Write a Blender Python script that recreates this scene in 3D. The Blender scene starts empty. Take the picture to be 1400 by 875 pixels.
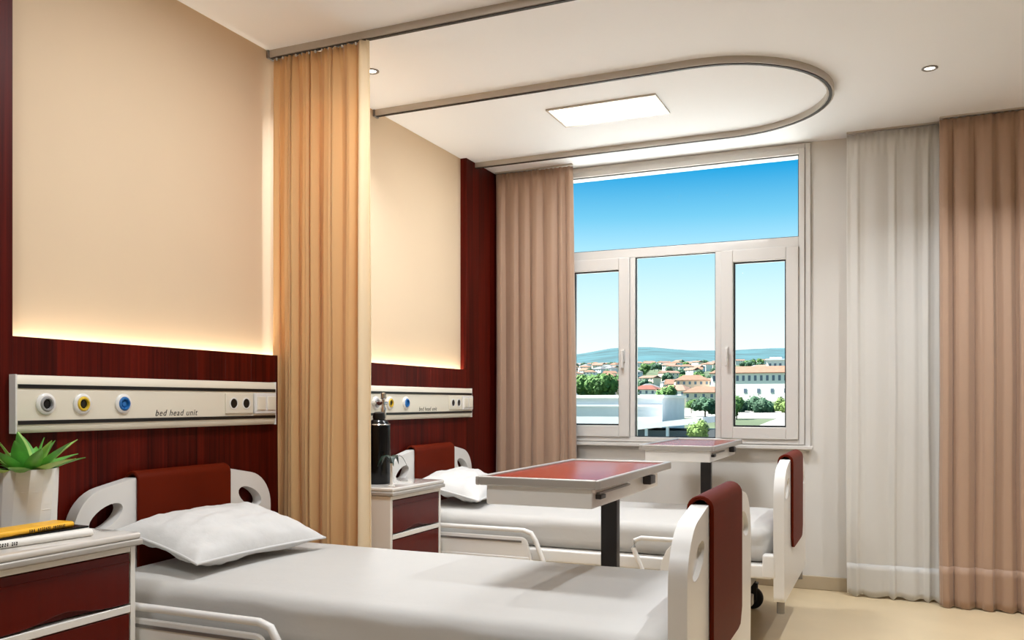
import bpy, bmesh, math, random
from mathutils import Vector, Matrix, noise

scene = bpy.context.scene
COL = scene.collection
PI = math.pi

# ---------------------------------------------------------------- camera
cam_data = bpy.data.cameras.new('camera')
cam = bpy.data.objects.new('camera', cam_data)
COL.objects.link(cam)
cam.location = (2.66, 0.0, 1.174)
cam.rotation_euler = (PI / 2, 0, math.atan(523 / 1188))
cam_data.sensor_width = 36.0
cam_data.lens = 36.0 * 1188 / 1400
cam_data.shift_y = 111.5 / 1400
cam_data.clip_start = 0.05
cam_data.clip_end = 30000
scene.camera = cam

# ---------------------------------------------------------------- exposure
vs = scene.view_settings
vs.view_transform = 'Standard'
vs.look = 'None'
vs.gamma = 1.0
vs.use_curve_mapping = False
vs.exposure = 0.1
scene.cycles.use_denoising = True
scene.cycles.max_bounces = 10
scene.cycles.diffuse_bounces = 6
scene.cycles.transparent_max_bounces = 16
scene.cycles.sample_clamp_indirect = 6.0

# ---------------------------------------------------------------- sky
world = bpy.data.worlds.new('sky')
scene.world = world
world.use_nodes = True
wn = world.node_tree
wn.nodes.clear()
w_out = wn.nodes.new('ShaderNodeOutputWorld')
w_bg = wn.nodes.new('ShaderNodeBackground')
w_tc = wn.nodes.new('ShaderNodeTexCoord')
w_sep = wn.nodes.new('ShaderNodeSeparateXYZ')
w_ramp = wn.nodes.new('ShaderNodeValToRGB')
wn.links.new(w_tc.outputs['Generated'], w_sep.inputs[0])
wn.links.new(w_sep.outputs['Z'], w_ramp.inputs[0])
wn.links.new(w_ramp.outputs[0], w_bg.inputs[0])
wn.links.new(w_bg.outputs[0], w_out.inputs[0])
w_bg.inputs['Strength'].default_value = 1.0
er = w_ramp.color_ramp
stops = [(0.0, (1.15, 1.2, 1.2)), (0.065, (0.95, 1.05, 1.08)), (0.122, (0.70, 0.95, 1.05)),
         (0.170, (0.44, 0.82, 1.02)), (0.205, (0.20, 0.63, 0.92)), (0.255, (0.015, 0.38, 0.78)),
         (0.45, (0.015, 0.33, 0.70)), (1.0, (0.015, 0.26, 0.60))]
er.elements[0].position = stops[0][0]; er.elements[0].color = (*stops[0][1], 1)
er.elements[1].position = stops[-1][0]; er.elements[1].color = (*stops[-1][1], 1)
for p, c in stops[1:-1]:
    e = er.elements.new(p); e.color = (*c, 1)

# ---------------------------------------------------------------- sun (high at the side, lights the town and the added bounce slab)
sun_data = bpy.data.lights.new('sun', 'SUN')
sun_data.energy = 24.0
sun_data.angle = math.radians(0.6)
sun_data.color = (1.0, 0.96, 0.88)
sun = bpy.data.objects.new('sun', sun_data)
COL.objects.link(sun)
sun.rotation_euler = Vector((0.9, 0.2, -1.4)).to_track_quat('-Z', 'Y').to_euler()

# lamp powers (the lamps themselves are built with their fittings)
P_PANEL = 28.0
P_DOWN = 11.0
P_LED = 10.0
C_PANEL = (0.90, 0.95, 1.0)
C_LED = (1.0, 0.86, 0.66)

# ---------------------------------------------------------------- helpers
def lin(r, g, b):
    def f(c):
        c /= 255.0
        return c / 12.92 if c <= 0.04045 else ((c + 0.055) / 1.055) ** 2.4
    return (f(r), f(g), f(b), 1.0)


class MB:
    """collects faces of one mesh object"""
    def __init__(self):
        self.v = []; self.f = []; self.m = []

    def add(self, vs, fs, mi=0):
        o = len(self.v)
        self.v += [tuple(p) for p in vs]
        self.f += [tuple(o + i for i in f) for f in fs]
        self.m += [mi] * len(fs)
        return self

    def box(self, x0, x1, y0, y1, z0, z1, mi=0):
        return self.add([(x0, y0, z0), (x1, y0, z0), (x1, y1, z0), (x0, y1, z0),
                         (x0, y0, z1), (x1, y0, z1), (x1, y1, z1), (x0, y1, z1)],
                        [(0, 3, 2, 1), (4, 5, 6, 7), (0, 1, 5, 4), (1, 2, 6, 5), (2, 3, 7, 6), (3, 0, 4, 7)], mi)

    def rbox(self, x0, x1, y0, y1, z0, z1, r, n=10, fn=None, mi=0):
        """rounded box made of a fine grid, fn may displace the points"""
        cx, cy, cz = (x0 + x1) / 2, (y0 + y1) / 2, (z0 + z1) / 2
        hx, hy, hz = (x1 - x0) / 2, (y1 - y0) / 2, (z1 - z0) / 2

        def ticks(h):
            k = 4
            a = [-h + r * (i / k) for i in range(k)]
            inner = [-h + r + (2 * h - 2 * r) * i / n for i in range(n + 1)]
            return a + inner + [-x for x in reversed(a)]
        tx, ty, tz = ticks(hx), ticks(hy), ticks(hz)
        idx = {}; vs = []; fs = []

        def vert(p):
            key = (round(p[0], 6), round(p[1], 6), round(p[2], 6))
            if key not in idx:
                q = Vector((max(-hx + r, min(hx - r, p[0])), max(-hy + r, min(hy - r, p[1])), max(-hz + r, min(hz - r, p[2]))))
                d = Vector(p) - q
                if d.length > 1e-9:
                    d.normalize(); w = q + d * r
                else:
                    w = q
                w = w + Vector((cx, cy, cz))
                if fn: w = fn(w)
                idx[key] = len(vs); vs.append(w)
            return idx[key]
        for ax, A, B, H in ((0, ty, tz, hx), (1, tz, tx, hy), (2, tx, ty, hz)):
            for s in (-1, 1):
                for i in range(len(A) - 1):
                    for j in range(len(B) - 1):
                        q = []
                        for (a, b) in ((A[i], B[j]), (A[i + 1], B[j]), (A[i + 1], B[j + 1]), (A[i], B[j + 1])):
                            q.append(vert((s * H, a, b) if ax == 0 else (b, s * H, a) if ax == 1 else (a, b, s * H)))
                        fs.append(tuple(q) if s > 0 else tuple(reversed(q)))
        return self.add(vs, fs, mi)

    def tube(self, pts, r, seg=8, closed=False, mi=0, caps=True, flat=None):
        """round tube along a polyline; flat=(w,h) gives a rectangular section"""
        pts = [Vector(p) for p in pts]
        n = len(pts)
        up = Vector((0, 0, 1))
        rings = []
        for i, p in enumerate(pts):
            a = pts[i - 1] if (i > 0 or closed) else p
            b = pts[(i + 1) % n] if (i < n - 1 or closed) else p
            t = (b - a).normalized()
            u = up if abs(t.dot(up)) < 0.95 else Vector((1, 0, 0))
            s = t.cross(u).normalized(); w = s.cross(t).normalized()
            k = 1.0
            if 0 < i < n - 1 or closed:
                c = (p - a).normalized().dot((b - p).normalized())
                k = min(1.6, 1.0 / max(0.3, math.sqrt((1 + c) / 2)))
            ring = []
            if flat:
                hw, hh = flat[0] / 2, flat[1] / 2
                for (aa, bb) in ((-hw, -hh), (hw, -hh), (hw, hh), (-hw, hh)):
                    ring.append(p + s * aa * k + w * bb)
            else:
                for j in range(seg):
                    an = 2 * PI * j / seg
                    ring.append(p + s * math.cos(an) * r * k + w * math.sin(an) * r)
            rings.append(ring)
        m = len(rings[0])
        vs = [q for ring in rings for q in ring]
        fs = []
        last = n if closed else n - 1
        for i in range(last):
            o, o2 = i * m, ((i + 1) % n) * m
            for j in range(m):
                fs.append((o + j, o + (j + 1) % m, o2 + (j + 1) % m, o2 + j))
        if caps and not closed:
            fs.append(tuple(range(m - 1, -1, -1)))
            fs.append(tuple((n - 1) * m + j for j in range(m)))
        return self.add(vs, fs, mi)

    def lathe(self, prof, c=(0, 0, 0), seg=24, axis='z', mi=0, twist=0.0, cap=True):
        vs = []; fs = []
        n = len(prof)
        for i, (r, h) in enumerate(prof):
            for j in range(seg):
                a = 2 * PI * (j + twist * i) / seg
                x, y = r * math.cos(a), r * math.sin(a)
                p = (x, y, h) if axis == 'z' else (h, x, y) if axis == 'x' else (y, h, x)
                vs.append((p[0] + c[0], p[1] + c[1], p[2] + c[2]))
        for i in range(n - 1):
            for j in range(seg):
                fs.append((i * seg + j, i * seg + (j + 1) % seg, (i + 1) * seg + (j + 1) % seg, (i + 1) * seg + j))
        if cap:
            if prof[0][0] > 1e-6: fs.append(tuple(range(seg - 1, -1, -1)))
            if prof[-1][0] > 1e-6: fs.append(tuple((n - 1) * seg + j for j in range(seg)))
        return self.add(vs, fs, mi)

    def prism(self, poly, a0, a1, axis='x', mi=0):
        """polygon extruded along an axis; poly coords are (y,z) for x, (x,z) for y, (x,y) for z"""
        n = len(poly)
        def P(p, a):
            return (a, p[0], p[1]) if axis == 'x' else (p[0], a, p[1]) if axis == 'y' else (p[0], p[1], a)
        vs = [P(p, a0) for p in poly] + [P(p, a1) for p in poly]
        fs = [tuple(range(n - 1, -1, -1)), tuple(range(n, 2 * n))]
        for i in range(n):
            fs.append((i, (i + 1) % n, n + (i + 1) % n, n + i))
        return self.add(vs, fs, mi)

    def build(self, name, mats, parent=None, smooth=40, bevel=0, bseg=2, loc=(0, 0, 0), rot=(0, 0, 0), solid=0, **tags):
        me = bpy.data.meshes.new(name)
        me.from_pydata(self.v, [], self.f)
        if not isinstance(mats, (list, tuple)): mats = [mats]
        for m in mats: me.materials.append(m)
        for p, mi in zip(me.polygons, self.m): p.material_index = mi
        bm = bmesh.new(); bm.from_mesh(me)
        bmesh.ops.remove_doubles(bm, verts=bm.verts, dist=1e-6)
        bmesh.ops.recalc_face_normals(bm, faces=bm.faces)
        bm.to_mesh(me); bm.free()
        if smooth:
            for p in me.polygons: p.use_smooth = True
            me.set_sharp_from_angle(angle=math.radians(smooth))
        o = bpy.data.objects.new(name, me)
        COL.objects.link(o)
        o.location = loc; o.rotation_euler = rot
        if parent: o.parent = parent
        if bevel:
            b = o.modifiers.new('bevel', 'BEVEL'); b.width = bevel; b.segments = bseg
            b.limit_method = 'ANGLE'; b.angle_limit = math.radians(50); b.harden_normals = False
        if solid:
            s = o.modifiers.new('solid', 'SOLIDIFY'); s.thickness = solid; s.offset = 0
        tag(o, **tags)
        return o


def tag(o, label=None, cat=None, group=None, kind=None):
    if label: o['label'] = label
    if cat: o['category'] = cat
    if group: o['group'] = group
    if kind: o['kind'] = kind
    return o


def empty(name, loc=(0, 0, 0), rz=0, **tags):
    o = bpy.data.objects.new(name, None)
    COL.objects.link(o)
    o.empty_display_size = 0.1
    o.location = loc; o.rotation_euler = (0, 0, rz)
    return tag(o, **tags)


def copy_tree(o, parent=None, loc=None, rz=None, **tags):
    kids = [c for c in bpy.data.objects if c.parent == o]
    c = o.copy(); COL.objects.link(c)
    if parent: c.parent = parent
    if loc is not None: c.location = loc
    if rz is not None: c.rotation_euler = (0, 0, rz)
    for k in kids: copy_tree(k, c)
    return tag(c, **tags)


def area_light(name, parent, loc, sx, sy, power, color, rot=(0, 0, 0), shape='RECTANGLE', spread=PI):
    d = bpy.data.lights.new(name, 'AREA')
    d.shape = shape; d.size = sx; d.size_y = sy
    d.energy = power; d.color = color; d.spread = spread
    o = bpy.data.objects.new(name, d)
    COL.objects.link(o)
    o.location = loc; o.rotation_euler = rot; o.parent = parent
    return o


def rpoly(pts, radii, seg=6):
    """polygon with rounded corners"""
    out = []
    n = len(pts)
    for i in range(n):
        p = Vector(pts[i]); r = radii[i] if isinstance(radii, (list, tuple)) else radii
        if r <= 0: out.append(tuple(p)); continue
        a = (Vector(pts[i - 1]) - p); b = (Vector(pts[(i + 1) % n]) - p)
        an = a.angle(b); t = r / math.tan(an / 2)
        t = min(t, a.length * .49, b.length * .49); rr = t * math.tan(an / 2)
        a.normalize(); b.normalize()
        c = p + (a + b).normalized() * (rr / math.sin(an / 2))
        s = p + a * t - c; e = p + b * t - c
        a0 = math.atan2(s.y, s.x); a1 = math.atan2(e.y, e.x)
        d = (a1 - a0 + PI) % (2 * PI) - PI
        for k in range(seg + 1):
            q = a0 + d * k / seg
            out.append((c.x + rr * math.cos(q), c.y + rr * math.sin(q)))
    return out


# ---------------------------------------------------------------- materials
MATS = {}
def mat(name, color, rough=0.5, metal=0.0, spec=0.5, coat=0.0, bump=None, var=None, emit=None, transl=0.0, sheen=0.0, coat_rough=0.05):
    """principled material; bump=(scale(xyz),strength,distance,detail); var=(scale xyz, amount) tone variation by noise"""
    m = bpy.data.materials.new(name); m.use_nodes = True
    nt = m.node_tree; b = nt.nodes['Principled BSDF']; out = nt.nodes['Material Output']
    b.inputs['Base Color'].default_value = color
    b.inputs['Roughness'].default_value = rough
    b.inputs['Metallic'].default_value = metal
    b.inputs['Specular IOR Level'].default_value = spec
    b.inputs['Coat Weight'].default_value = coat
    b.inputs['Coat Roughness'].default_value = coat_rough
    if sheen: b.inputs['Sheen Weight'].default_value = sheen
    tc = None
    def coords(scale):
        nonlocal tc
        if tc is None: tc = nt.nodes.new('ShaderNodeTexCoord')
        mp = nt.nodes.new('ShaderNodeMapping'); mp.inputs['Scale'].default_value = scale
        nt.links.new(tc.outputs['Object'], mp.inputs[0]); return mp
    if var:
        mp = coords(var[0]); nz = nt.nodes.new('ShaderNodeTexNoise'); nz.inputs['Detail'].default_value = 4
        nz.inputs['Scale'].default_value = 1.0
        nt.links.new(mp.outputs[0], nz.inputs['Vector'])
        rp = nt.nodes.new('ShaderNodeValToRGB')
        a = var[1]
        rp.color_ramp.elements[0].position = .3; rp.color_ramp.elements[1].position = .7
        rp.color_ramp.elements[0].color = (*[c * (1 - a) for c in color[:3]], 1)
        rp.color_ramp.elements[1].color = (*[min(1, c * (1 + a)) for c in color[:3]], 1)
        nt.links.new(nz.outputs['Fac'], rp.inputs[0]); nt.links.new(rp.outputs[0], b.inputs['Base Color'])
    if bump:
        mp = coords(bump[0]); nz = nt.nodes.new('ShaderNodeTexNoise'); nz.inputs['Scale'].default_value = 1.0
        nz.inputs['Detail'].default_value = bump[3] if len(bump) > 3 else 3
        nt.links.new(mp.outputs[0], nz.inputs['Vector'])
        bp = nt.nodes.new('ShaderNodeBump'); bp.inputs['Strength'].default_value = bump[1]; bp.inputs['Distance'].default_value = bump[2]
        nt.links.new(nz.outputs['Fac'], bp.inputs['Height']); nt.links.new(bp.outputs[0], b.inputs['Normal'])
    if emit:
        b.inputs['Emission Color'].default_value = emit[0]; b.inputs['Emission Strength'].default_value = emit[1]
    if transl:
        tr = nt.nodes.new('ShaderNodeBsdfTranslucent'); tr.inputs[0].default_value = color
        mx = nt.nodes.new('ShaderNodeMixShader'); mx.inputs[0].default_value = transl
        nt.links.new(b.outputs[0], mx.inputs[1]); nt.links.new(tr.outputs[0], mx.inputs[2]); nt.links.new(mx.outputs[0], out.inputs[0])
    MATS[name] = m
    return m


def wood_mat(name, dark, light, rough, coat, gscale=(70, 70, 1.2)):
    """straight-grained veneer, the tone differs a little from board to board"""
    m = bpy.data.materials.new(name); m.use_nodes = True
    nt = m.node_tree; b = nt.nodes['Principled BSDF']; L = nt.links.new
    tc = nt.nodes.new('ShaderNodeTexCoord'); oi = nt.nodes.new('ShaderNodeObjectInfo')
    ad = nt.nodes.new('ShaderNodeVectorMath'); ad.operation = 'ADD'
    ml = nt.nodes.new('ShaderNodeMath'); ml.operation = 'MULTIPLY'; ml.inputs[1].default_value = 37.0
    L(oi.outputs['Random'], ml.inputs[0]); L(tc.outputs['Object'], ad.inputs[0]); L(ml.outputs[0], ad.inputs[1])
    mp = nt.nodes.new('ShaderNodeMapping'); mp.inputs['Scale'].default_value = gscale
    L(ad.outputs[0], mp.inputs[0])
    n1 = nt.nodes.new('ShaderNodeTexNoise'); n1.inputs['Scale'].default_value = 1.0; n1.inputs['Detail'].default_value = 5; n1.inputs['Roughness'].default_value = .65
    L(mp.outputs[0], n1.inputs['Vector'])
    mp2 = nt.nodes.new('ShaderNodeMapping'); mp2.inputs['Scale'].default_value = (gscale[0] * .14, gscale[1] * .14, gscale[2] * .3)
    L(ad.outputs[0], mp2.inputs[0])
    n2 = nt.nodes.new('ShaderNodeTexNoise'); n2.inputs['Scale'].default_value = 1.0; n2.inputs['Detail'].default_value = 2
    L(mp2.outputs[0], n2.inputs['Vector'])
    mx = nt.nodes.new('ShaderNodeMath'); mx.operation = 'MULTIPLY_ADD'; mx.inputs[1].default_value = .6
    L(n1.outputs['Fac'], mx.inputs[0])
    m3 = nt.nodes.new('ShaderNodeMath'); m3.operation = 'MULTIPLY'; m3.inputs[1].default_value = .4
    L(n2.outputs['Fac'], m3.inputs[0]); L(m3.outputs[0], mx.inputs[2])
    rp = nt.nodes.new('ShaderNodeValToRGB')
    rp.color_ramp.elements[0].position = .36; rp.color_ramp.elements[0].color = dark
    rp.color_ramp.elements[1].position = .64; rp.color_ramp.elements[1].color = light
    L(mx.outputs[0], rp.inputs[0])
    hs = nt.nodes.new('ShaderNodeHueSaturation')
    vr = nt.nodes.new('ShaderNodeMapRange'); vr.inputs['To Min'].default_value = .86; vr.inputs['To Max'].default_value = 1.12
    L(oi.outputs['Random'], vr.inputs[0]); L(vr.outputs[0], hs.inputs['Value']); L(rp.outputs[0], hs.inputs['Color'])
    L(hs.outputs[0], b.inputs['Base Color'])
    b.inputs['Specular IOR Level'].default_value = .12; b.inputs['Roughness'].default_value = rough; b.inputs['Coat Weight'].default_value = coat; b.inputs['Coat Roughness'].default_value = .12
    MATS[name] = m
    return m


M = MATS
mat('cream_wall', lin(214, 190, 159), .75, bump=((300, 300, 300), .08, .001), var=((1.5, 1.5, 1.5), .02))
mat('white_wall', lin(212, 208, 202), .8, bump=((260, 260, 260), .1, .001))
mat('ceiling_paint', lin(243, 246, 251), .85)
mat('side_wall', lin(172, 160, 146), .7, bump=((260, 260, 260), .1, .001))
mat('floor_vinyl', lin(208, 187, 152), .32, spec=.4, var=((3, 3, 3), .05), bump=((6, 6, 6), .03, .01))
mat('baseboard_paint', lin(176, 160, 134), .5)
wood_mat('mahogany', lin(44, 3, 1), lin(94, 18, 6), .45, .0)
mat('leather_red', lin(92, 25, 7), .5, spec=.06, bump=((420, 420, 420), .18, .001), var=((6, 6, 6), .08))
mat('red_laminate', lin(88, 18, 7), .3, spec=.2, coat=.02, var=((2, 40, 2), .08))
mat('table_laminate', lin(142, 40, 14), .24, spec=.15, var=((2, 30, 2), .06))
mat('white_plastic', lin(224, 221, 216), .3, coat=.15)
mat('cabinet_white', lin(232, 228, 221), .3, coat=.2)
mat('worktop_grey', lin(214, 208, 200), .14, coat=.6)
mat('edge_grey', lin(176, 170, 162), .35, metal=.2)
mat('unit_cream', lin(226, 218, 200), .35, metal=.05)
mat('black_plastic', lin(10, 10, 11), .35)
mat('black_gloss', lin(5, 5, 6), .22, spec=.25, coat=.05)
mat('black_rubber', lin(18, 17, 17), .6)
mat('dark_steel', lin(62, 60, 60), .35, metal=.6)
mat('grey_steel', lin(140, 136, 132), .35, metal=.6)
mat('chrome', lin(215, 215, 215), .1, metal=1.0)
mat('aluminium', lin(186, 178, 168), .38, metal=.55)
mat('slot_dark', lin(40, 32, 28), .6)
mat('sheet_white', lin(190, 187, 182), .8, bump=((10, 7, 14), .25, .012, 4), sheen=.2)
mat('pillow_white', lin(208, 206, 203), .8, bump=((16, 16, 16), .35, .01, 4), sheen=.2)
mat('gold_fabric', lin(224, 182, 126), .75, transl=.28, bump=((500, 500, 900), .12, .0006), sheen=.3)
mat('cream_fabric', lin(244, 228, 198), .75, transl=.38)
mat('brown_fabric', lin(178, 146, 122), .65, transl=.12, bump=((500, 500, 900), .1, .0006), sheen=.3)
mat('brown_hem', lin(168, 136, 112), .6, transl=.08, sheen=.3)
mat('sheer_fabric', lin(240, 238, 234), .75, transl=.5, bump=((600, 600, 600), .1, .0005))
mat('window_pvc', lin(208, 204, 199), .35, coat=.1)
mat('pot_white', lin(226, 223, 216), .4, bump=((3, 3, 90), .25, .002))
mat('soil', lin(50, 36, 26), .95)
mat('leaf_green', lin(104, 172, 76), .4, var=((14, 14, 14), .35))
mat('leaf_pale', lin(168, 206, 108), .4, var=((14, 14, 14), .25))
mat('leaf_dark', lin(20, 44, 30), .4)
mat('yellow_cover', lin(238, 176, 30), .4, var=((30, 30, 30), .1))
mat('paper', lin(236, 232, 224), .7)
mat('ink', lin(40, 30, 22), .6)
mat('socket_grey', lin(150, 148, 146), .4)
mat('socket_yellow', lin(214, 178, 50), .4)
mat('socket_blue', lin(30, 104, 170), .4)
mat('lamp_diffuser', lin(255, 252, 246), .5, emit=(lin(255, 246, 232), 3.0))
mat('led_strip', lin(255, 236, 200), .5, emit=((1, .78, .5, 1), 4.0))
mat('lcd_green', lin(120, 160, 120), .3)

g = bpy.data.materials.new('pane_glass'); g.use_nodes = True
nt = g.node_tree; nt.nodes.clear()
go = nt.nodes.new('ShaderNodeOutputMaterial'); gt = nt.nodes.new('ShaderNodeBsdfTransparent'); gg = nt.nodes.new('ShaderNodeBsdfGlossy')
gl = nt.nodes.new('ShaderNodeLayerWeight'); gl.inputs[0].default_value = .5
gm = nt.nodes.new('ShaderNodeMapRange'); gm.inputs['To Min'].default_value = .00005; gm.inputs['To Max'].default_value = .3
gx = nt.nodes.new('ShaderNodeMixShader'); gg.inputs['Roughness'].default_value = .01
gp = nt.nodes.new('ShaderNodeMath'); gp.operation = 'POWER'; gp.inputs[1].default_value = 6
nt.links.new(gl.outputs['Facing'], gp.inputs[0]); nt.links.new(gp.outputs[0], gm.inputs[0]); nt.links.new(gm.outputs[0], gx.inputs[0])
gt.inputs[0].default_value = (.97, .985, .98, 1)
nt.links.new(gt.outputs[0], gx.inputs[1]); nt.links.new(gg.outputs[0], gx.inputs[2]); nt.links.new(gx.outputs[0], go.inputs[0])
M['pane_glass'] = g

# ---------------------------------------------------------------- room shell
H = 2.8
WY = 5.74            # inner face of the window wall
RX = 4.3             # wall opposite the beds
BY = -1.4            # wall behind the camera
MB().box(-.2, RX + .2, BY - .2, WY + .24, -.15, 0).build('floor', M['floor_vinyl'], smooth=0, kind='structure')
MB().box(-.2, RX + .2, BY - .2, WY + .24, H, H + .3).build('ceiling', M['ceiling_paint'], smooth=0, kind='structure')
wall_left = MB().box(-.2, 0, BY - .2, WY + .24, 0, H).build('wall_left', M['cream_wall'], smooth=0, kind='structure')
MB().box(RX, RX + .2, BY - .2, WY + .24, 0, H).build('wall_right', M['side_wall'], smooth=0, kind='structure')
MB().box(0, RX, BY - .2, BY, 0, H).build('wall_back', M['side_wall'], smooth=0, kind='structure')
WX0, WX1, WZ0, WZ1 = .50, 2.145, .905, 2.765
wb = MB()
wb.box(0, WX0, WY, WY + .24, 0, H); wb.box(WX1, RX, WY, WY + .24, 0, H)
wb.box(WX0, WX1, WY, WY + .24, 0, WZ0); wb.box(WX0, WX1, WY, WY + .24, WZ1, H)
wb.build('wall_window', M['white_wall'], smooth=0, kind='structure')
MB().box(.05, RX, WY - .014, WY, 0, .085).build('baseboard_window', M['baseboard_paint'], bevel=.004, kind='structure')
MB().box(RX - .014, RX, BY, WY - .014, 0, .085).build('baseboard_right', M['baseboard_paint'], bevel=.004, kind='structure')

# mahogany cladding of the headwall: boards proud of the cream wall, lip hiding the light strip
LIP = 1.387
T = .045
random.seed(4)
CY0, CY1 = 1.925, 5.185      # the cream field between the tall boards
y = CY1
while y < WY - .01:          # tall boards in the corner by the window
    w = min(.185, WY - y)
    MB().box(.0, T, y, y + w, 0, H).build('wood_board', M['mahogany'], wall_left, bevel=.0006, bseg=1)
    y += w
y = CY1
while y > CY0 + .01:         # low boards under the lip
    w = min(.163, y - CY0)
    MB().box(.018, T, y - w, y, 0, LIP).build('wood_board', M['mahogany'], wall_left, bevel=.0006, bseg=1)
    y -= w
y = CY0
while y > BY + .02:          # tall boards on the near side
    w = min(.185, y - BY)
    MB().box(.0, T, y - w, y, 0, H).build('wood_board', M['mahogany'], wall_left, bevel=.0006, bseg=1)
    y -= w
MB().box(0, .018, CY0, CY1, 0, LIP - .045).build('backing', M['mahogany'], wall_left)

# warm light strip in the groove on top of the boards
led = empty('light_strip', (.009, (CY0 + CY1) / 2, LIP - .044), label='warm glowing light strip along the top of the mahogany wall boards', cat='light strip')
LL = CY1 - CY0 - .02
MB().box(-.007, .007, -LL / 2, LL / 2, 0, .004).build('strip', M['led_strip'], led)
area_light('strip_glow', led, (0.002, 0, .008), .012, LL, P_LED, C_LED, rot=(PI, 0, 0))

# ---------------------------------------------------------------- window
win = empty('window_1', (0, WY, 0), kind='structure')
F0, F1 = -.028, .05
fr = MB()
fr.box(WX0, WX0 + .035, F0, F1, WZ0, WZ1); fr.box(WX1 - .035, WX1, F0, F1, WZ0, WZ1)
fr.box(WX0 + .035, WX1 - .035, F0, F1, WZ0, WZ0 + .03); fr.box(WX0 + .035, WX1 - .035, F0, F1, WZ1 - .035, WZ1)
fr.build('window_frame', M['window_pvc'], win, bevel=.003)
MB().box(WX0 + .035, WX1 - .035, F0 + .002, F1, 2.15, 2.21).build('transom', M['window_pvc'], win, bevel=.003)
for x0, x1 in ((1.018, 1.052), (1.592, 1.629)):
    MB().box(x0, x1, F0 + .002, F1, WZ0 + .03, 2.15).build('mullion', M['window_pvc'], win, bevel=.003)
def ring(mb, x0, x1, z0, z1, w, y0, y1):
    mb.box(x0, x0 + w, y0, y1, z0, z1); mb.box(x1 - w, x1, y0, y1, z0, z1)
    mb.box(x0 + w, x1 - w, y0, y1, z0, z0 + w); mb.box(x0 + w, x1 - w, y0, y1, z1 - w, z1)
    return mb
def pane(x0, x1, z0, z1, parent, gasket):
    p = MB().box(x0, x1, .012, .018, z0, z1).build('pane', M['pane_glass'], parent, smooth=0)
    ring(MB(), x0 - .001, x1 + .001, z0 - .001, z1 + .001, gasket, -.006, .011).build('gasket', M['black_plastic'], p)
pane(WX0 + .036, WX1 - .036, 2.211, WZ1 - .036, win, .006)
pane(1.053, 1.591, WZ0 + .031, 2.149, win, .006)
for i, (x0, x1, hx) in enumerate(((.536, 1.017, .975), (1.630, 2.109, 1.668))):
    s = empty('sash', (0, 0, 0)); s.parent = win
    ring(MB(), x0, x1, .936, 2.149, .075, F0 - .012, F1 - .01).build('sash_frame', M['window_pvc'], s, bevel=.004)
    pane(x0 + .076, x1 - .076, 1.012, 2.073, s, .010)
    hd = MB().rbox(hx - .012, hx + .012, F0 - .022, F0 - .012, 1.44, 1.53, .004, 2)
    hd.rbox(hx - .010, hx + .010, F0 - .052, F0 - .034, 1.40, 1.52, .006, 2)
    hd.box(hx - .007, hx + .007, F0 - .036, F0 - .02, 1.49, 1.512)
    hd.build('window_handle', M['window_pvc'], s)
cs = ring(MB(), WX0 - .035, WX1 + .035, WZ0 - .035, WZ1 + .03, .034, -.018, 0)
cs.build('casing', M['window_pvc'], win, bevel=.003)
MB().box(WX0 - .05, WX1 + .05, -.05, -.0185, WZ0 - .032, WZ0 - .008).build('window_sill', M['window_pvc'], win, bevel=.004)

# ---------------------------------------------------------------- ceiling curtain tracks
def make_track():
    t = empty('curtain_track', (0, 4.735, H))
    R = .595; xe = 2.36 - R
    path = [(.0, -R, -.016)] + [(xe * k / 6, -R, -.016) for k in range(1, 6)]
    path += [(xe + R * math.sin(a), -R * math.cos(a), -.016) for a in [PI * k / 28 for k in range(29)]]
    path += [(xe * k / 6, R, -.016) for k in range(5, -1, -1)]
    MB().tube(path, 0, flat=(.034, .032)).build('rail', M['aluminium'], t, smooth=30)
    p2 = [(x, y, -.0335) for x, y, z in path]
    MB().tube(p2, 0, flat=(.016, .005)).build('slot', M['slot_dark'], t, smooth=30)
    for s in (-1, 1):
        MB().box(.0, .012, s * R - .024, s * R + .024, -.038, 0).build('end_plate', M['grey_steel'], t, bevel=.002)
    return t
track = make_track()
tag(track, 'rounded aluminium curtain track on ceiling around the light panel', 'curtain track', 'ceiling curtain tracks')
track2 = copy_tree(track, loc=(0, 4.735 - 2.085, H), label='aluminium ceiling track that carries the golden privacy curtain', cat='curtain track')

# ---------------------------------------------------------------- lamps
def make_panel(loc):
    p = empty('ceiling_light', loc)
    fr = MB()
    fr.box(-.312, -.300, -.162, .162, -.010, 0); fr.box(.300, .312, -.162, .162, -.010, 0)
    fr.box(-.300, .300, -.162, -.150, -.010, 0); fr.box(-.300, .300, .150, .162, -.010, 0)
    fr.build('frame', M['aluminium'], p, bevel=.001)
    MB().box(-.300, .300, -.150, .150, -.006, 0).build('diffuser', M['lamp_diffuser'], p, smooth=0)
    area_light('panel_glow', p, (0, 0, -.009), .596, .296, P_PANEL, C_PANEL)
    return p
pan = make_panel((1.195, 4.66, H))
tag(pan, 'flat rectangular white ceiling light panel inside the rounded track', 'ceiling light', 'ceiling light panels')
copy_tree(pan, loc=(1.195, 4.66 - 2.125, H), label='unseen flat white ceiling light panel over the near bed, above the frame', cat='ceiling light')  # unseen panel, added by repeating the far bed's fitting
def make_down(loc):
    p = empty('downlight', loc)
    MB().lathe([(.024, 0), (.037, 0), (.037, -.004), (.031, -.007), (.024, -.003)], seg=28, cap=False).build('bezel', M['grey_steel'], p)
    MB().lathe([(.0245, 0), (.0245, -.0015), (0, -.0016)], seg=24).build('lens', M['lamp_diffuser'], p)
    d = area_light('down_glow', p, (0, 0, -.003), .044, .044, P_DOWN, C_PANEL, shape='DISK', spread=math.radians(120))
    return p
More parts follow.
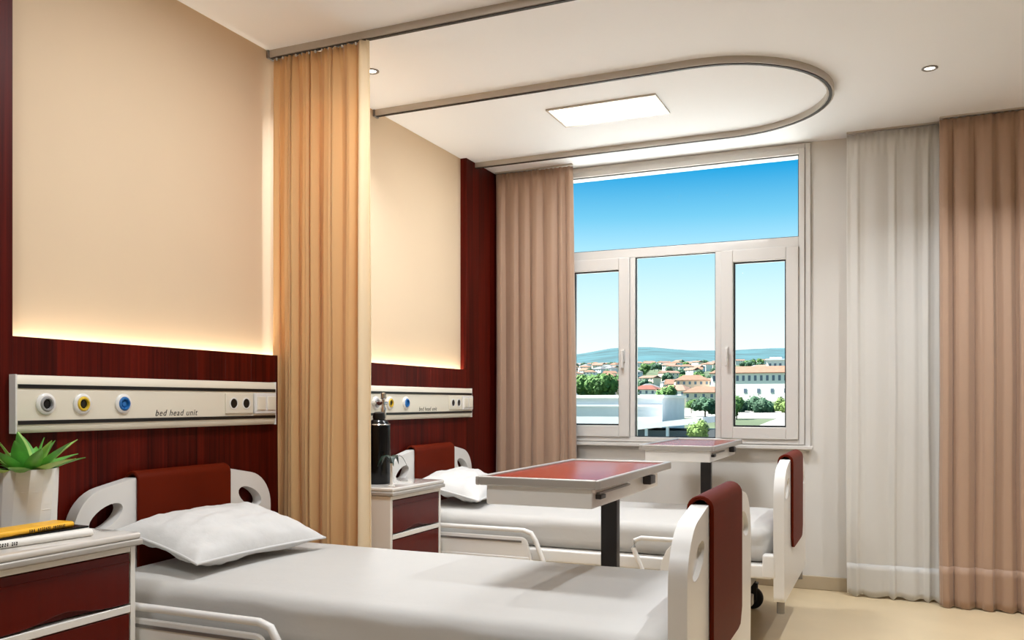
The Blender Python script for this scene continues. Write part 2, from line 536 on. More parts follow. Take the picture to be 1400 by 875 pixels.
# (made after the panels)
dl = make_down((2.817, 4.697, H))
tag(dl, 'small round recessed downlight on bare ceiling beside the rounded track', 'downlight', 'recessed downlights')
copy_tree(dl, loc=(.306, 3.633, H), label='small round downlight just right of the golden curtain top', cat='downlight')
copy_tree(pan, loc=(1.195, 4.66 - 4.25, H), label='added flat white fill light panel on the ceiling behind the camera, unseen', cat='ceiling light')  # unseen panel added to brighten the surfaces facing the camera
copy_tree(dl, loc=(2.817, 2.5, H), label='unseen small round downlight above the near footboard, added as fill light', cat='downlight')  # unseen downlight, added to lift the floor and ceiling
copy_tree(dl, loc=(3.55, 4.697, H), label='unseen small round downlight beyond the right edge, added as fill light', cat='downlight')  # another added downlight out of view, brightens the right side

# ---------------------------------------------------------------- curtains
def curtain_mesh(W, Z0, Z1, folds, amp, seed, pinch=.35, spread_bot=1.0, bot_wave=0.0, groove=1.0, uneven=.4):
    """hanging pleated cloth along x (0..W) with folds of uneven width; returns a function giving points"""
    rnd = random.Random(seed)
    edges = [0.0]
    for i in range(folds): edges.append(edges[-1] + rnd.uniform(1 - uneven, 1 + uneven))
    tot = edges[-1]; edges = [e / tot for e in edges]
    amps = [rnd.uniform(.65, 1.15) * amp for _ in range(folds)]
    sk = [rnd.uniform(-.25, .25) for _ in range(folds)]
    ph = rnd.uniform(0, 9)
    def pt(u, v):          # u 0..1 along the width, v 0 top..1 bottom
        i = 0
        while i < folds - 1 and u > edges[i + 1]: i += 1
        t = (u - edges[i]) / (edges[i + 1] - edges[i])
        tt = t + sk[i] * t * (1 - t) * 2
        a = amps[i] * (pinch + (1 - pinch) * min(1, v * 3.0) ** .7)
        soft = math.sin(2 * PI * tt)
        broad = 1 - 2 * (abs(math.sin(PI * tt)) + 1e-6) ** .55      # broad ridges, narrow deep grooves
        off = a * (soft * (1 - abs(groove)) + broad * groove)
        off += .25 * amp * noise.noise((u * 9 + ph, v * 2.2, 3)) * (0.3 + v)
        x = W * u * (1 + (spread_bot - 1) * v) + a * .16 * math.sin(4 * PI * tt) + .012 * noise.noise((u * 5 + ph, v * 3, 8)) * v
        if v < .03:        # gathered heading, finer pleats
            k = 1 - v / .03
            off = off * (1 - .5 * k) + .006 * k * math.sin(u * folds * 2 * PI * 2.5)
        z = Z1 + (Z0 - Z1) * v
        if v > .97: z += bot_wave * math.sin(2 * PI * tt + 1) * (v - .97) / .03
        return (x, off, z)
    return pt

def cloth_grid(pt, u0, u1, v0, v1, nu, nv, dy=0):
    m = MB(); vs = []; fs = []
    for j in range(nv + 1):
        for i in range(nu + 1):
            p = pt(u0 + (u1 - u0) * i / nu, v0 + (v1 - v0) * j / nv)
            vs.append((p[0], p[1] + dy, p[2]))
    for j in range(nv):
        for i in range(nu):
            a = j * (nu + 1) + i
            fs.append((a, a + 1, a + nu + 2, a + nu + 1))
    return m.add(vs, fs)

# golden privacy curtain on the near track
pc = empty('privacy_curtain', (.03, 3.240, 0), label='golden cream privacy curtain hanging between the two beds', cat='curtain')
pt0 = curtain_mesh(.492, .30, 2.76, 8, .042, 15, pinch=.55, groove=-.5, uneven=.75)
def pt(u, v):
    p = pt0(u, v)
    return (p[0], p[1] * min(1, .3 + u * 5), p[2])
cloth_grid(pt, 0, .955, 0, 1, 200, 40).build('cloth', M['gold_fabric'], pc, smooth=80, solid=.0015)
cloth_grid(pt, .95, 1.06, 0, 1, 12, 40, dy=-.012).build('edge_band', M['cream_fabric'], pc, smooth=80, solid=.003)
for k in range(14):
    x = .015 + .47 * k / 13
    MB().box(x - .003, x + .003, -.004, .004, 2.752, 2.763).build('glider', M['white_plastic'], pc)

# brown curtain by the mahogany corner
def window_curtain(name, x0, W, y, folds, amp, seed, m, mh, label, z0=.012, spread=1.03, pinch=.45, hem=.20, bw=.008, groove=.8):
    c = empty(name, (x0, y, 0), label=label, cat='curtain')
    pt = curtain_mesh(W, z0, 2.785, folds, amp, seed, pinch=pinch, spread_bot=spread, bot_wave=bw, groove=groove)
    vh = 1 - hem / 2.773
    nu = folds * 26
    cloth_grid(pt, 0, 1, 0, 1, nu, 36).build('cloth', m, c, smooth=80, solid=.0015)
    cloth_grid(pt, 0, 1, vh, 1, nu, 5, dy=-.0035).build('hem', mh, c, smooth=80, solid=.003)
    MB().tube([(0, 0, 2.795), (W, 0, 2.795)], 0, flat=(.02, .01)).build('curtain_rail', M['aluminium'], c)
    return c
window_curtain('drape', .065, .58, 5.605, 7, .024, 3, M['brown_fabric'], M['brown_hem'], 'brown drape between the mahogany corner and the window', spread=1.06)
window_curtain('sheer_curtain', 2.395, .53, 5.625, 6, .010, 8, M['sheer_fabric'], M['sheer_fabric'], 'thin white sheer curtain hanging from ceiling to floor', hem=.19, spread=1.02, z0=.01, groove=.25)
window_curtain('drape', 2.895, .95, 5.535, 10, .034, 21, M['brown_fabric'], M['brown_hem'], 'brown floor-length drape at the right edge beside the sheer', hem=.23, z0=.006, bw=.004)

# ---------------------------------------------------------------- hospital bed
def board_mesh(t, hw, z0, ztop, holes=True):
    """moulded head or foot panel in the y-z plane with a grip hole in each wing"""
    outline = rpoly([(-hw + .012, z0), (hw - .012, z0), (hw, .58), (hw, .845), (.25, ztop), (-.25, ztop), (-hw, .845), (-hw, .58)],
                    [.03, .03, .2, .17, .12, .12, .17, .2], 9)
    bm = bmesh.new()
    def loop(pts):
        vs = [bm.verts.new((0, p[0], p[1])) for p in pts]
        return [bm.edges.new((vs[i], vs[(i + 1) % len(vs)])) for i in range(len(vs))]
    ed = loop(outline)
    if holes:
        for s in (-1, 1):
            pts = []
            for k in range(22):
                a = 2 * PI * k / 22
                u, v = .078 * math.cos(a), .036 * math.sin(a)
                c, sn = math.cos(-s * .42), math.sin(-s * .42)
                pts.append((s * .375 + u * c - v * sn, .765 + u * sn + v * c))
            ed += loop(pts)
    bmesh.ops.triangle_fill(bm, use_beauty=True, use_dissolve=False, edges=ed)
    r = bmesh.ops.extrude_face_region(bm, geom=list(bm.faces))
    vs = [e for e in r['geom'] if isinstance(e, bmesh.types.BMVert)]
    bmesh.ops.translate(bm, verts=vs, vec=(t, 0, 0))
    bmesh.ops.recalc_face_normals(bm, faces=bm.faces)
    me = bpy.data.meshes.new('board'); bm.to_mesh(me); bm.free()
    for p in me.polygons: p.use_smooth = True
    me.set_sharp_from_angle(angle=math.radians(35))
    return me

def add_board(name, bed, x, t, z0, flip):
    root = empty(name); root.parent = bed; root.location = (x, 0, 0)
    me = board_mesh(t, .51, z0, .893)
    me.materials.append(M['white_plastic'])
    o = bpy.data.objects.new('panel', me); COL.objects.link(o); o.parent = root
    b = o.modifiers.new('bevel', 'BEVEL'); b.width = .022; b.segments = 5; b.limit_method = 'ANGLE'; b.angle_limit = math.radians(50)
    # leather cover rolled over the top
    w = .243; lm = MB()
    prof = []
    th = .013
    zc = .893 - t / 2 + .012
    outer = [(-th, .46), (-th, zc)] + [(t / 2 - (t / 2 + th) * math.cos(a), zc + (t / 2 + th) * math.sin(a)) for a in [PI * k / 10 for k in range(1, 10)]] + [(t + th, zc), (t + th, .46)]
    inner = [(t + .001, .46), (t + .001, zc)] + [(t / 2 + (t / 2 + .001) * math.cos(a), zc + (t / 2 + .001) * math.sin(a)) for a in [PI * k / 10 for k in range(1, 10)]] + [(-.001, zc), (-.001, .46)]
    ys = [-w, -w + .004, w - .004, w]
    loop = outer + inner; n = len(loop); no = len(outer)
    cx, cz = t / 2, .7
    vs = []; fs = []
    N = 14
    yy = [-w + 2 * w * k / N for k in range(N + 1)]
    for q, yv in enumerate(yy):
        e = max(0, 1 - min(yv + w, w - yv) / .06)
        for (xx, zz) in loop:
            z2 = zz
            if zz < .5: z2 = zz + .06 * (1 - math.sqrt(max(0, 1 - e * e)))
            vs.append((xx, yv, z2))
    for q in range(N):
        for k in range(n):
            fs.append((q * n + k, q * n + (k + 1) % n, (q + 1) * n + (k + 1) % n, (q + 1) * n + k))
    # end caps as quads between outer and inner loops
    for q in (0, N):
        for k in range(no - 1):
            a, b2 = q * n + k, q * n + k + 1
            c2, d2 = q * n + n - 2 - k, q * n + n - 1 - k
            fs.append((a, b2, c2, d2))
    lm.add(vs, fs)
    lm.build('leather_cover', M['leather_red'], root, smooth=40, bevel=.004, bseg=2, label='red-brown leather pad rolled over the white panel')
    if flip:
        for s in (-1, 1):
            MB().rbox(t * .3, t * .7, s * .372 - .084, s * .372 + .084, .712, .818, .008, 2).build('grip_recess', M['white_plastic'], root)
    # side bracket block near the mattress frame
    for s in (-1, 1):
        xb = -.05 if flip else t - .01
        MB().rbox(xb, xb + .06, s * .478 - .03, s * .478 + .03, .36, .47, .012, 2).build('bracket', M['white_plastic'], root)
        MB().tube([(t / 2, s * .43, z0 + .01), (t / 2, s * .43, z0 - .06)], .018, 10).build('bumper_post', M['grey_steel'], root)
    return root

def make_side_rail(bed, x0, x1, s, foot):
    """folding side rail: bent tube around a moulded plate"""
    r = empty('side_rail'); r.parent = bed
    y = s * .538
    zt, zb = .515, .27
    tb = MB()
    if not foot:
        tb.tube([(x0, y, zb), (x0 - .0, y, zt - .05), (x0 + .012, y, zt - .014), (x0 + .05, y, zt), (x1 - .06, y, zt), (x1 - .02, y, zt - .012), (x1 + .005, y, zt - .05), (x1 + .085, y, zb)], .0125, 10)
        tb.build('tube', M['white_plastic'], r, smooth=60)
        pl = rpoly([(x0 + .02, zb + .02), (x1 + .005, zb + .02), (x1 - .045, zt - .035), (x0 + .02, zt - .035)], [.03, .03, .04, .03])
        MB().prism(pl, y - .007, y + .007, 'y').build('plate', M['white_plastic'], r, bevel=.004)
        MB().box(x0 + .04, x1 - .07, y - .0115, y + .0115, zt - .062, zt - .052).build('groove', M['grey_steel'], r)
        MB().box(x0 + .04, x1 - .03, y - .010, y + .010, zb + .05, zb + .11).build('grip_plate', M['white_plastic'], r, bevel=.004)
    else:
        tb.tube([(x0 + .085, y, zb), (x0 + .0, y, zt - .05), (x0 + .01, y, zt - .012), (x0 + .04, y, zt), (x1 - .05, y, zt), (x1 - .012, y, zt - .014), (x1, y, zt - .05), (x1, y, zb)], .0115, 10)
        tb.build('tube', M['white_plastic'], r, smooth=60)
        pl = [(x0 + .13, zb + .02), (x1 - .03, zb + .02), (x1 - .03, zt - .012), (x0 + .20, zt - .012), (x0 + .165, zt - .05), (x0 + .142, zt - .10), (x0 + .132, zt - .16)]
        MB().prism(pl, y - .007, y + .007, 'y').build('plate', M['white_plastic'], r, bevel=.003)
        for dz in (.055, .085):
            MB().box(x0 + .24, x1 - .12, y - .0085, y + .0085, zt - dz - .006, zt - dz).build('vent_slot', M['grey_steel'], r)
    return r

def make_castor(bed, x, y):
    c = empty('castor'); c.parent = bed; c.location = (x, y, 0)
    R = .0625
    MB().lathe([(.03, -.016), (R - .008, -.016), (R, -.009), (R, .009), (R - .008, .016), (.03, .016)], c=(0, 0, R), seg=28, axis='y', cap=False).build('tyre', M['black_rubber'], c)
    MB().lathe([(.0, -.013), (.038, -.013), (.042, -.006), (.042, .006), (.038, .013), (0, .013)], c=(0, 0, R), seg=24, axis='y').build('wheel_disc', M['dark_steel'], c)
    f = MB()
    for s in (-1, 1): f.box(-.016, .030, s * .020 - .003, s * .020 + .003, R - .012, .142)
    f.box(-.018, .034, -.024, .024, .138, .150)
    f.tube([(.01, 0, .149), (.01, 0, .205)], .012, 10)
    f.build('fork', M['black_plastic'], c, bevel=.002)
    return c

def make_bed(loc):
    b = empty('hospital_bed', loc)
    add_board('headboard', b, .0, .048, .30, False)
    add_board('footboard', b, 2.092, .048, .25, True)
    for s in (-1, 1):
        MB().rbox(.052, 2.085, s * .478 - .022, s * .478 + .022, .355, .42, .012, 2).build('side_beam', M['white_plastic'], b)
    d = MB()
    d.box(.06, 2.08, -.452, .452, .405, .418)
    d.build('mattress_deck', M['cabinet_white'], b, bevel=.004)
    u = MB()
    for s in (-1, 1): u.box(.12, 1.98, s * .36 - .025, s * .36 + .025, .20, .25)
    for x in (.18, 1.0, 1.88): u.box(x - .03, x + .03, -.43, .43, .20, .245)
    u.build('base_frame', M['grey_steel'], b, bevel=.004)
    for x in (.5, 1.5):
        for s in (-1, 1):
            MB().tube([(x - .16, s * .25, .245), (x + .10, s * .25, .40)], 0, flat=(.03, .04)).build('lift_arm', M['dark_steel'], b)
    for x in (.17, 1.86):
        for s in (-1, 1): make_castor(b, x, s * .43)
    for s in (-1, 1):
        make_side_rail(b, .27, .925, s, False)
        make_side_rail(b, 1.44, 1.88, s, True)
    return b
bed = make_bed((.06, 2.61, 0))
tag(bed, 'near white hospital bed with red leather boards, in the foreground', 'hospital bed', 'hospital beds')
copy_tree(bed, loc=(.06, 4.63, 0), label='far white hospital bed with red leather boards, beside the window', cat='hospital bed')

# sheeted mattresses
def mattress(loc, seed, label):
    def fn(p):
        d = .0035 * noise.noise((p.x * 2.2 + seed, p.y * 3, 1)) + .0012 * noise.noise((p.x * 9, p.y * 7 + seed, 5))
        k = 0
        if p.z < .12:
            k = .004 * noise.noise((p.x * 6 + seed, p.y * 6, p.z * 12))
        crown = .012 * (1 - min(1, abs(p.y) / .46) ** 2)
        # tucked creases at the foot corners
        cr = max(0, (p.x - 1.75) / .25) * max(0, (abs(p.y) - .30) / .16)
        k2 = .010 * cr * noise.noise((p.x * 16, p.y * 16 + seed, p.z * 30))
        return Vector((p.x + k2 * .5, p.y + (k + k2) * (1 if p.y > 0 else -1), p.z + d + (crown + k2 if p.z > .08 else 0)))
    o = MB().rbox(0, 1.99, -.462, .462, 0, .155, .05, 36, fn).build('mattress', M['sheet_white'], loc=loc, smooth=80)
    tag(o, label, 'mattress', 'sheeted mattresses')
    return o
mattress((.135, 2.61, .4185), 1.0, 'white sheeted mattress on the near hospital bed')
mattress((.135, 4.63, .4185), 7.0, 'white sheeted mattress on the far bed by the window')

# pillows
def pillow(loc, rot, hx, hy, T, seed, label):
    p = empty('pillow', loc, label=label, cat='pillow', group='white pillows')
    p.rotation_euler = rot
    N = 36
    m = MB()
    for side in (1, -1):
        vs = []; fs = []
        for j in range(N + 1):
            for i in range(N + 1):
                u, v = -1 + 2 * i / N, -1 + 2 * j / N
                prof = max(0, (1 - abs(u) ** 2.6)) ** .55 * max(0, (1 - abs(v) ** 2.6)) ** .55
                pin = 1 - .07 * (1 - v * v), 1 - .07 * (1 - u * u)
                cor = max(0, abs(u) + abs(v) - .9)
                wr = .022 * noise.noise((u * 3 + seed, v * 3, side)) * prof + .016 * noise.noise((u * 8 + seed, v * 8, side * 2)) * prof * (.3 + cor)
                fold = .022 * math.sin(7 * (u * .9 - v) + seed) * prof * max(0, cor)
                z = side * (T * prof * (1.0 if side > 0 else .55) + .004) + wr + fold
                vs.append((u * hx * pin[0], v * hy * pin[1], z))
        for j in range(N):
            for i in range(N):
                a = j * (N + 1) + i
                q = (a, a + 1, a + N + 2, a + N + 1)
                fs.append(q if side > 0 else q[::-1])
        m.add(vs, fs)
    # close the rim
    m.build('cover', M['pillow_white'], p, smooth=80)
    rim = []
    for (a, b) in [(-1 + 2 * k / 16, -1) for k in range(16)] + [(1, -1 + 2 * k / 16) for k in range(16)] + [(1 - 2 * k / 16, 1) for k in range(16)] + [(-1, 1 - 2 * k / 16) for k in range(16)]:
        rim.append((a * hx * (1 - .07 * (1 - b * b)), b * hy * (1 - .07 * (1 - a * a)), 0))
    MB().tube(rim, .0052, 8, closed=True).build('piping', M['pillow_white'], p, smooth=80)
    return p
pillow((.345, 2.575, .672), (0, math.radians(12), math.radians(-4)), .205, .325, .088, 2.0, 'plump white pillow on the near bed')
pillow((.345, 4.60, .672), (0, math.radians(12), math.radians(4)), .205, .325, .088, 5.0, 'white pillow on the far bed, partly behind the table')

# ---------------------------------------------------------------- bedside cabinets
def make_cabinet(loc):
    c = empty('bedside_cabinet', loc)     # local: x 0..0.43 depth, y 0..0.5, top at 0.76
    W, D, Ht = .5, .415, .762
    body = MB()
    body.box(0, D, 0, .018, .07, .72); body.box(0, D, W - .018, W, .07, .72)
    body.box(0, D, .018, W - .018, .07, .088); body.box(0, .012, .018, W - .018, .088, .72)
    body.box(0, D, .018, W - .018, .702, .72); body.box(0.012, D, .018, W - .018, .512, .535)
    body.box(0.012, D, .018, W - .018, .072 + .2, .072 + .222)
    body.build('body', M['cabinet_white'], c, bevel=.002)
    tp = MB()
    tp.rbox(-.0, D + .022, -.012, W + .012, .722, .742, .006, 2)
    tp.build('top_edge', M['edge_grey'], c)
    MB().rbox(-.0, D + .018, -.008, W + .008, .742, Ht, .008, 2).build('worktop', M['worktop_grey'], c)
    for i, (z0, z1) in enumerate(((.540, .698), (.300, .508), (.095, .268))):
        d = empty('drawer'); d.parent = c
        # front with a shallow scooped finger pull at its lower edge
        N = 14; poly = [(.022, z1)]
        for k in range(N + 1):
            yv = .022 + (W - .044) * k / N
            t = (k / N - .5) * 2
            s = .022 * math.exp(-(t * 2.6) ** 2)
            poly.append((yv, z0 + s))
        poly.append((W - .022, z1))
        MB().prism(poly, D - .02, D - .002, 'x').build('front', M['red_laminate'], d, bevel=.002)
        MB().box(D - .03, D - .022, .022, W - .022, z0, z1).build('front_back', M['red_laminate'], d)
        if i == 0:
            MB().prism([(.022, z1 - .03), (W - .022, z1 - .03), (W - .022, z1 - .026), (.022, z1 - .026)], D - .003, D + .001, 'x').build('lip', M['red_laminate'], d)
    for x in (.05, D - .05):
        for yv in (.05, W - .05):
            MB().lathe([(.012, .05), (.026, .045), (.028, .03), (.028, .01), (.022, 0)], c=(x, yv, 0), seg=16, axis='z').build('foot', M['black_plastic'], c)
    return c
cab = make_cabinet((.048, 1.535, 0))
tag(cab, 'near bedside cabinet with red drawers, holding the potted succulent', 'cabinet', 'bedside cabinets')
copy_tree(cab, loc=(.048, 3.555, 0), label='far bedside cabinet with red drawers, beside the golden curtain', cat='cabinet')

# ---------------------------------------------------------------- bed head units
def text_mesh(body, size, m, parent, loc, rot, shear=0.0, name='lettering'):
    cu = bpy.data.curves.new(name, 'FONT'); cu.body = body; cu.size = size; cu.extrude = .0004; cu.shear = shear
    cu.align_x = 'CENTER'; cu.space_character = 1.15
    t = bpy.data.objects.new(name, cu); COL.objects.link(t)
    bpy.context.view_layer.update()
    me = bpy.data.meshes.new_from_object(t.evaluated_get(bpy.context.evaluated_depsgraph_get()))
    COL.objects.unlink(t); bpy.data.objects.remove(t)
    me.materials.clear(); me.materials.append(m)
    o = bpy.data.objects.new(name, me); COL.objects.link(o)
    o.parent = parent; o.location = loc; o.rotation_euler = rot
    return o

def make_unit(loc):
    u = empty('bed_head_unit', loc)       # local: y 0..1.28, z -.095...095, front at x=.03
    L_ = 1.28
    prof = [(0, -.095), (.020, -.095), (.028, -.085), (.030, -.062), (.030, .062), (.028, .085), (.020, .095), (0, .095)]
    m = MB(); m.prism([(x, z) for x, z in prof], 0, L_, 'y')
    m.build('housing', M['unit_cream'], u, bevel=.003)
    for z in (-.0605, .0575):
        MB().box(.029, .0325, .006, L_ - .004, z - .0065, z + .0065).build('black_strip', M['black_plastic'], u)
    for e in (0, L_):
        MB().box(0, .031, e - .003, e + .003, -.096, .096).build('end_cap', M['white_plastic'], u, bevel=.001)
    for yv, mm, nm in ((.105, 'socket_grey', 'grey'), (.247, 'socket_yellow', 'yellow'), (.422, 'socket_blue', 'blue')):
        s = empty('gas_outlet'); s.parent = u; s.location = (.030, yv, .0)
        MB().lathe([(.036, 0), (.036, .005), (.032, .009), (.026, .010), (.025, .006)], seg=32, axis='x', cap=False).build('collar', M['white_plastic'], s)
        MB().lathe([(.0255, 0), (.0255, .010), (.022, .014), (.0175, .014), (.0165, .006), (.0165, .002)], seg=32, axis='x', cap=False).build('ring', M[mm], s)
        MB().lathe([(.017, .0), (.017, .005), (.011, .005), (.009, .008), (0, .008)], seg=24, axis='x').build('port', M['black_plastic' if nm != 'blue' else 'socket_blue'], s)
    p = empty('power_socket'); p.parent = u; p.location = (.030, 1.036, 0)
    MB().rbox(0, .007, -.085, .085, -.043, .043, .003, 2).build('plate', M['unit_cream'], p)
    for dy in (-.039, .039):
        q = MB().lathe([(.026, .006), (.026, .009), (.021, .010), (.020, .0075)], c=(0, dy, 0), seg=24, axis='x', cap=False).build('socket_rim', M['white_plastic'], p)
        MB().lathe([(.0205, .0068), (.0205, .0078), (0, .0078)], c=(0, dy, 0), seg=24, axis='x').build('socket_hole', M['black_plastic'], p)
    w = empty('switch_box'); w.parent = u; w.location = (.030, 1.196, 0)
    MB().rbox(0, .016, -.07, .07, -.045, .045, .004, 2).build('plate', M['white_plastic'], w)
    for dy in (-.034, .034):
        MB().rbox(.014, .021, dy - .026, dy + .026, -.03, .03, .003, 2).build('rocker', M['unit_cream'], w)
    text_mesh('bed head unit', .034, M['ink'], u, (.0304, .682, -.047), (PI / 2, 0, PI / 2), shear=.28)
    return u
unit = make_unit((.046, 1.914, 1.166))
tag(unit, 'near cream bed head unit above the foreground bed, all three gas outlets in view', 'bed head unit', 'bed head units')
unit2 = copy_tree(unit, loc=(.046, 3.925, 1.166), label='far cream bed head unit above the bed by the window', cat='bed head unit')

# chrome flowmeter hung on the far unit
fm = empty('flowmeter', (.130, 4.00, 1.166), label='small chrome flowmeter plugged into the far bed head unit', cat='flowmeter')
MB().lathe([(0, -.066), (.012, -.064), (.014, -.01), (.011, 0), (.011, .012), (0, .014)], c=(0, 0, 0), seg=16, axis='x').build('plug', M['chrome'], fm)
MB().lathe([(0, -.09), (.012, -.088), (.016, -.07), (.016, -.03), (.010, -.02), (.010, .02), (.017, .026), (.017, .05), (.010, .056), (0, .058)], c=(.012, 0, 0), seg=18).build('valve_body', M['chrome'], fm)
MB().tube([(.012, 0, .0), (.012, .035, .0)], .009, 10).build('control_knob', M['chrome'], fm)

# ---------------------------------------------------------------- overbed tables
def make_table(loc):
    t = empty('overbed_table', loc)       # local: x 0..0.42, y 0..0.92, top at 0.93
    Wx, Ly, Z = .42, .92, .932
    MB().rbox(.012, Wx - .012, .012, Ly - .012, Z - .012, Z - .004, .003, 2).build('top', M['table_laminate'], t)
    r = MB()
    def rail(x0, x1, y0, y1): r.rbox(x0, x1, y0, y1, Z - .026, Z + .003, .005, 2)
    rail(0, .016, 0, Ly); rail(Wx - .016, Wx, 0, Ly); rail(.014, Wx - .014, 0, .016); rail(.014, Wx - .014, Ly - .016, Ly)
    r.build('rim', M['edge_grey'], t)
    MB().box(.012, Wx - .012, .012, Ly - .012, Z - .024, Z - .012).build('underlay', M['cabinet_white'], t)
    MB().rbox(.03, Wx - .03, .02, Ly - .10, Z - .088, Z - .024, .006, 2).build('tray_box', M['cabinet_white'], t)
    MB().box(Wx - .031, Wx - .02, .06, .40, Z - .046, Z - .040).build('slide_rail', M['grey_steel'], t)
    MB().rbox(Wx - .033, Wx - .012, .05, .10, Z - .060, Z - .046, .003, 1).build('latch', M['dark_steel'], t)
    MB().rbox(Wx - .03, Wx + .0, .60, .67, Z - .062, Z - .030, .004, 1).build('height_lever', M['dark_steel'], t)
    cy = .70; cx = .235
    MB().rbox(cx - .032, cx + .032, cy - .022, cy + .022, .06, Z - .088, .004, 1).build('column', M['dark_steel'], t)
    MB().rbox(cx - .07, cx + .07, cy - .05, cy + .05, Z - .1, Z - .0875, .004, 1).build('mount', M['grey_steel'], t)
    b = MB()
    b.rbox(cx - .24, cx + .24, cy - .028, cy + .028, .055, .085, .006, 2)
    b.build('base', M['dark_steel'], t)
    for dx in (-.2, .2):
        k = empty('castor'); k.parent = t; k.location = (cx + dx, cy, 0)
        MB().lathe([(0, -.01), (.024, -.01), (.027, -.005), (.027, .005), (.024, .01), (0, .01)], c=(0, 0, .027), seg=18, axis='y').build('wheel', M['black_rubber'], k)
        MB().box(-.012, .012, -.017, .017, .045, .056).build('fork', M['black_plastic'], k)
    return t
tb = make_table((1.425, 2.51, 0))
tag(tb, 'near overbed table with red top reaching over the foreground bed', 'overbed table', 'overbed tables')
copy_tree(tb, loc=(1.36, 4.70, 0), label='far overbed table with red top, just below the window', cat='overbed table')

# ---------------------------------------------------------------- things on the near cabinet
CT = .7622
pot = empty('potted_succulent', (.165, 1.886, CT), label='green succulent in a ribbed white pot on the near cabinet', cat='potted plant')
def pot_prof():
    return [(.0, 0), (.080, 0), (.083, .004), (.0855, .06), (.0875, .13), (.089, .198), (.0885, .202), (.084, .202), (.082, .18), (0, .178)]
m = MB(); m.lathe(pot_prof(), seg=14, twist=.16, cap=False); m.build('pot', M['pot_white'], pot, smooth=15, bevel=.002)
for k in range(9):
    z = .02 + .019 * k
    m = MB(); a0 = .3 + k * 1.9
    m.tube([(.0862 * math.cos(a0 + .08 * i) * (.955 + .045 * z / .19), .0862 * math.sin(a0 + .08 * i) * (.955 + .045 * z / .19), z) for i in range(8)], .0012, 5)
    m.build('rib', M['pot_white'], pot)
MB().lathe([(0, .181), (.081, .181), (.081, .184), (0, .188)], seg=20).build('soil', M['soil'], pot)
def leaf(az, tilt, L, w, mt, base_r=.012, droop=0.25):
    """fleshy pointed leaf, channelled on top"""
    n = 9; vs = []; fs = []
    d = Vector((math.cos(az), math.sin(az), 0)); s = Vector((-math.sin(az), math.cos(az), 0))
    p = d * base_r + Vector((0, 0, .186)); t = tilt
    for i in range(n + 1):
        f = i / n
        ww = w * (math.sin(PI * min(1, .28 + .5 * f)) ** .8) * (1 - f ** 3.2) + .0006
        th = .008 * (1 - f) + .0015
        nrm = (-d * math.sin(t) + Vector((0, 0, 1)) * math.cos(t))
        for (a, b) in ((-1, .35), (-.5, -.1), (0, -.25), (.5, -.1), (1, .35), (.45, -.95), (0, -1.25), (-.45, -.95)):
            vs.append(p + s * a * ww + nrm * (b * th))
        step = L / n
        p = p + (d * math.cos(t) + Vector((0, 0, 1)) * math.sin(t)) * step
        t -= droop / n
    for i in range(n):
        for j in range(8):
            fs.append((i * 8 + j, i * 8 + (j + 1) % 8, (i + 1) * 8 + (j + 1) % 8, (i + 1) * 8 + j))
    fs.append(tuple(range(7, -1, -1))); fs.append(tuple(n * 8 + j for j in range(8)))
    MB().add(vs, fs).build('leaf', mt, pot, smooth=60)
rnd = random.Random(5)
k = 0
for ringn, tilt, L, w, off in ((8, .34, .175, .027, 0), (7, .70, .155, .029, .4), (5, 1.05, .145, .030, .2), (3, 1.36, .135, .027, .9)):
    for i in range(ringn):
        az = off + 2 * PI * i / ringn + rnd.uniform(-.15, .15)
        leaf(az, tilt + rnd.uniform(-.1, .1), L * rnd.uniform(.85, 1.15), w * rnd.uniform(.85, 1.1), M['leaf_pale'] if (k % 3 == 0) else M['leaf_green'], base_r=.022 - .004 * (tilt > .9))
        k += 1

def book(name, loc, rz, sx, sy, h, cover, label, marks=None):
    b = empty(name, loc, rz, label=label, cat='book')
    # local: spine along +x side facing the room, sy long
    c = MB()
    c.box(-sx / 2, sx / 2, -sy / 2, sy / 2, 0, .0022); c.box(-sx / 2, sx / 2, -sy / 2, sy / 2, h - .0022, h)
    c.tube([(sx / 2 - .001, -sy / 2, h / 2), (sx / 2 - .001, sy / 2, h / 2)], h / 2, 14)
    c.build('cover', cover, b, smooth=50)
    MB().box(-sx / 2 + .004, sx / 2 - .004, -sy / 2 + .004, sy / 2 - .004, .0022, h - .0022).build('pages', M['paper'], b)
    if marks:
        r = random.Random(marks[3]); m = MB(); yv = marks[0]
        while yv < marks[1]:
            ww = r.uniform(.003, .006)
            if r.random() < .87:
                for part in range(2):
                    z0 = h / 2 + (-.28 + .3 * part + r.uniform(-.05, .05)) * h * marks[2]
                    m.box(sx / 2 + h / 2 - .003, sx / 2 + h / 2 - .0005 + .0005, yv + ww * .2 * part, yv + ww * (.5 + .3 * r.random()), z0, z0 + .24 * h * marks[2])
            yv += ww + .0022
        m.build('spine_lettering', M['ink'], b)
    return b
book('magazine', (.335, 1.765, CT), -.10, .11, .32, .022, M['paper'], 'thick white book lying at the bottom of the pile', (-.13, -.07, .8, 3))
book('notebook', (.325, 1.79, CT + .0225), -.03, .10, .285, .006, M['black_gloss'], 'thin black notebook between the white and yellow books')
book('paperback', (.325, 1.765, CT + .029), .04, .075, .25, .017, M['yellow_cover'], 'yellow paperback with dark spine lettering on top of the pile', (-.03, .09, .9, 9))

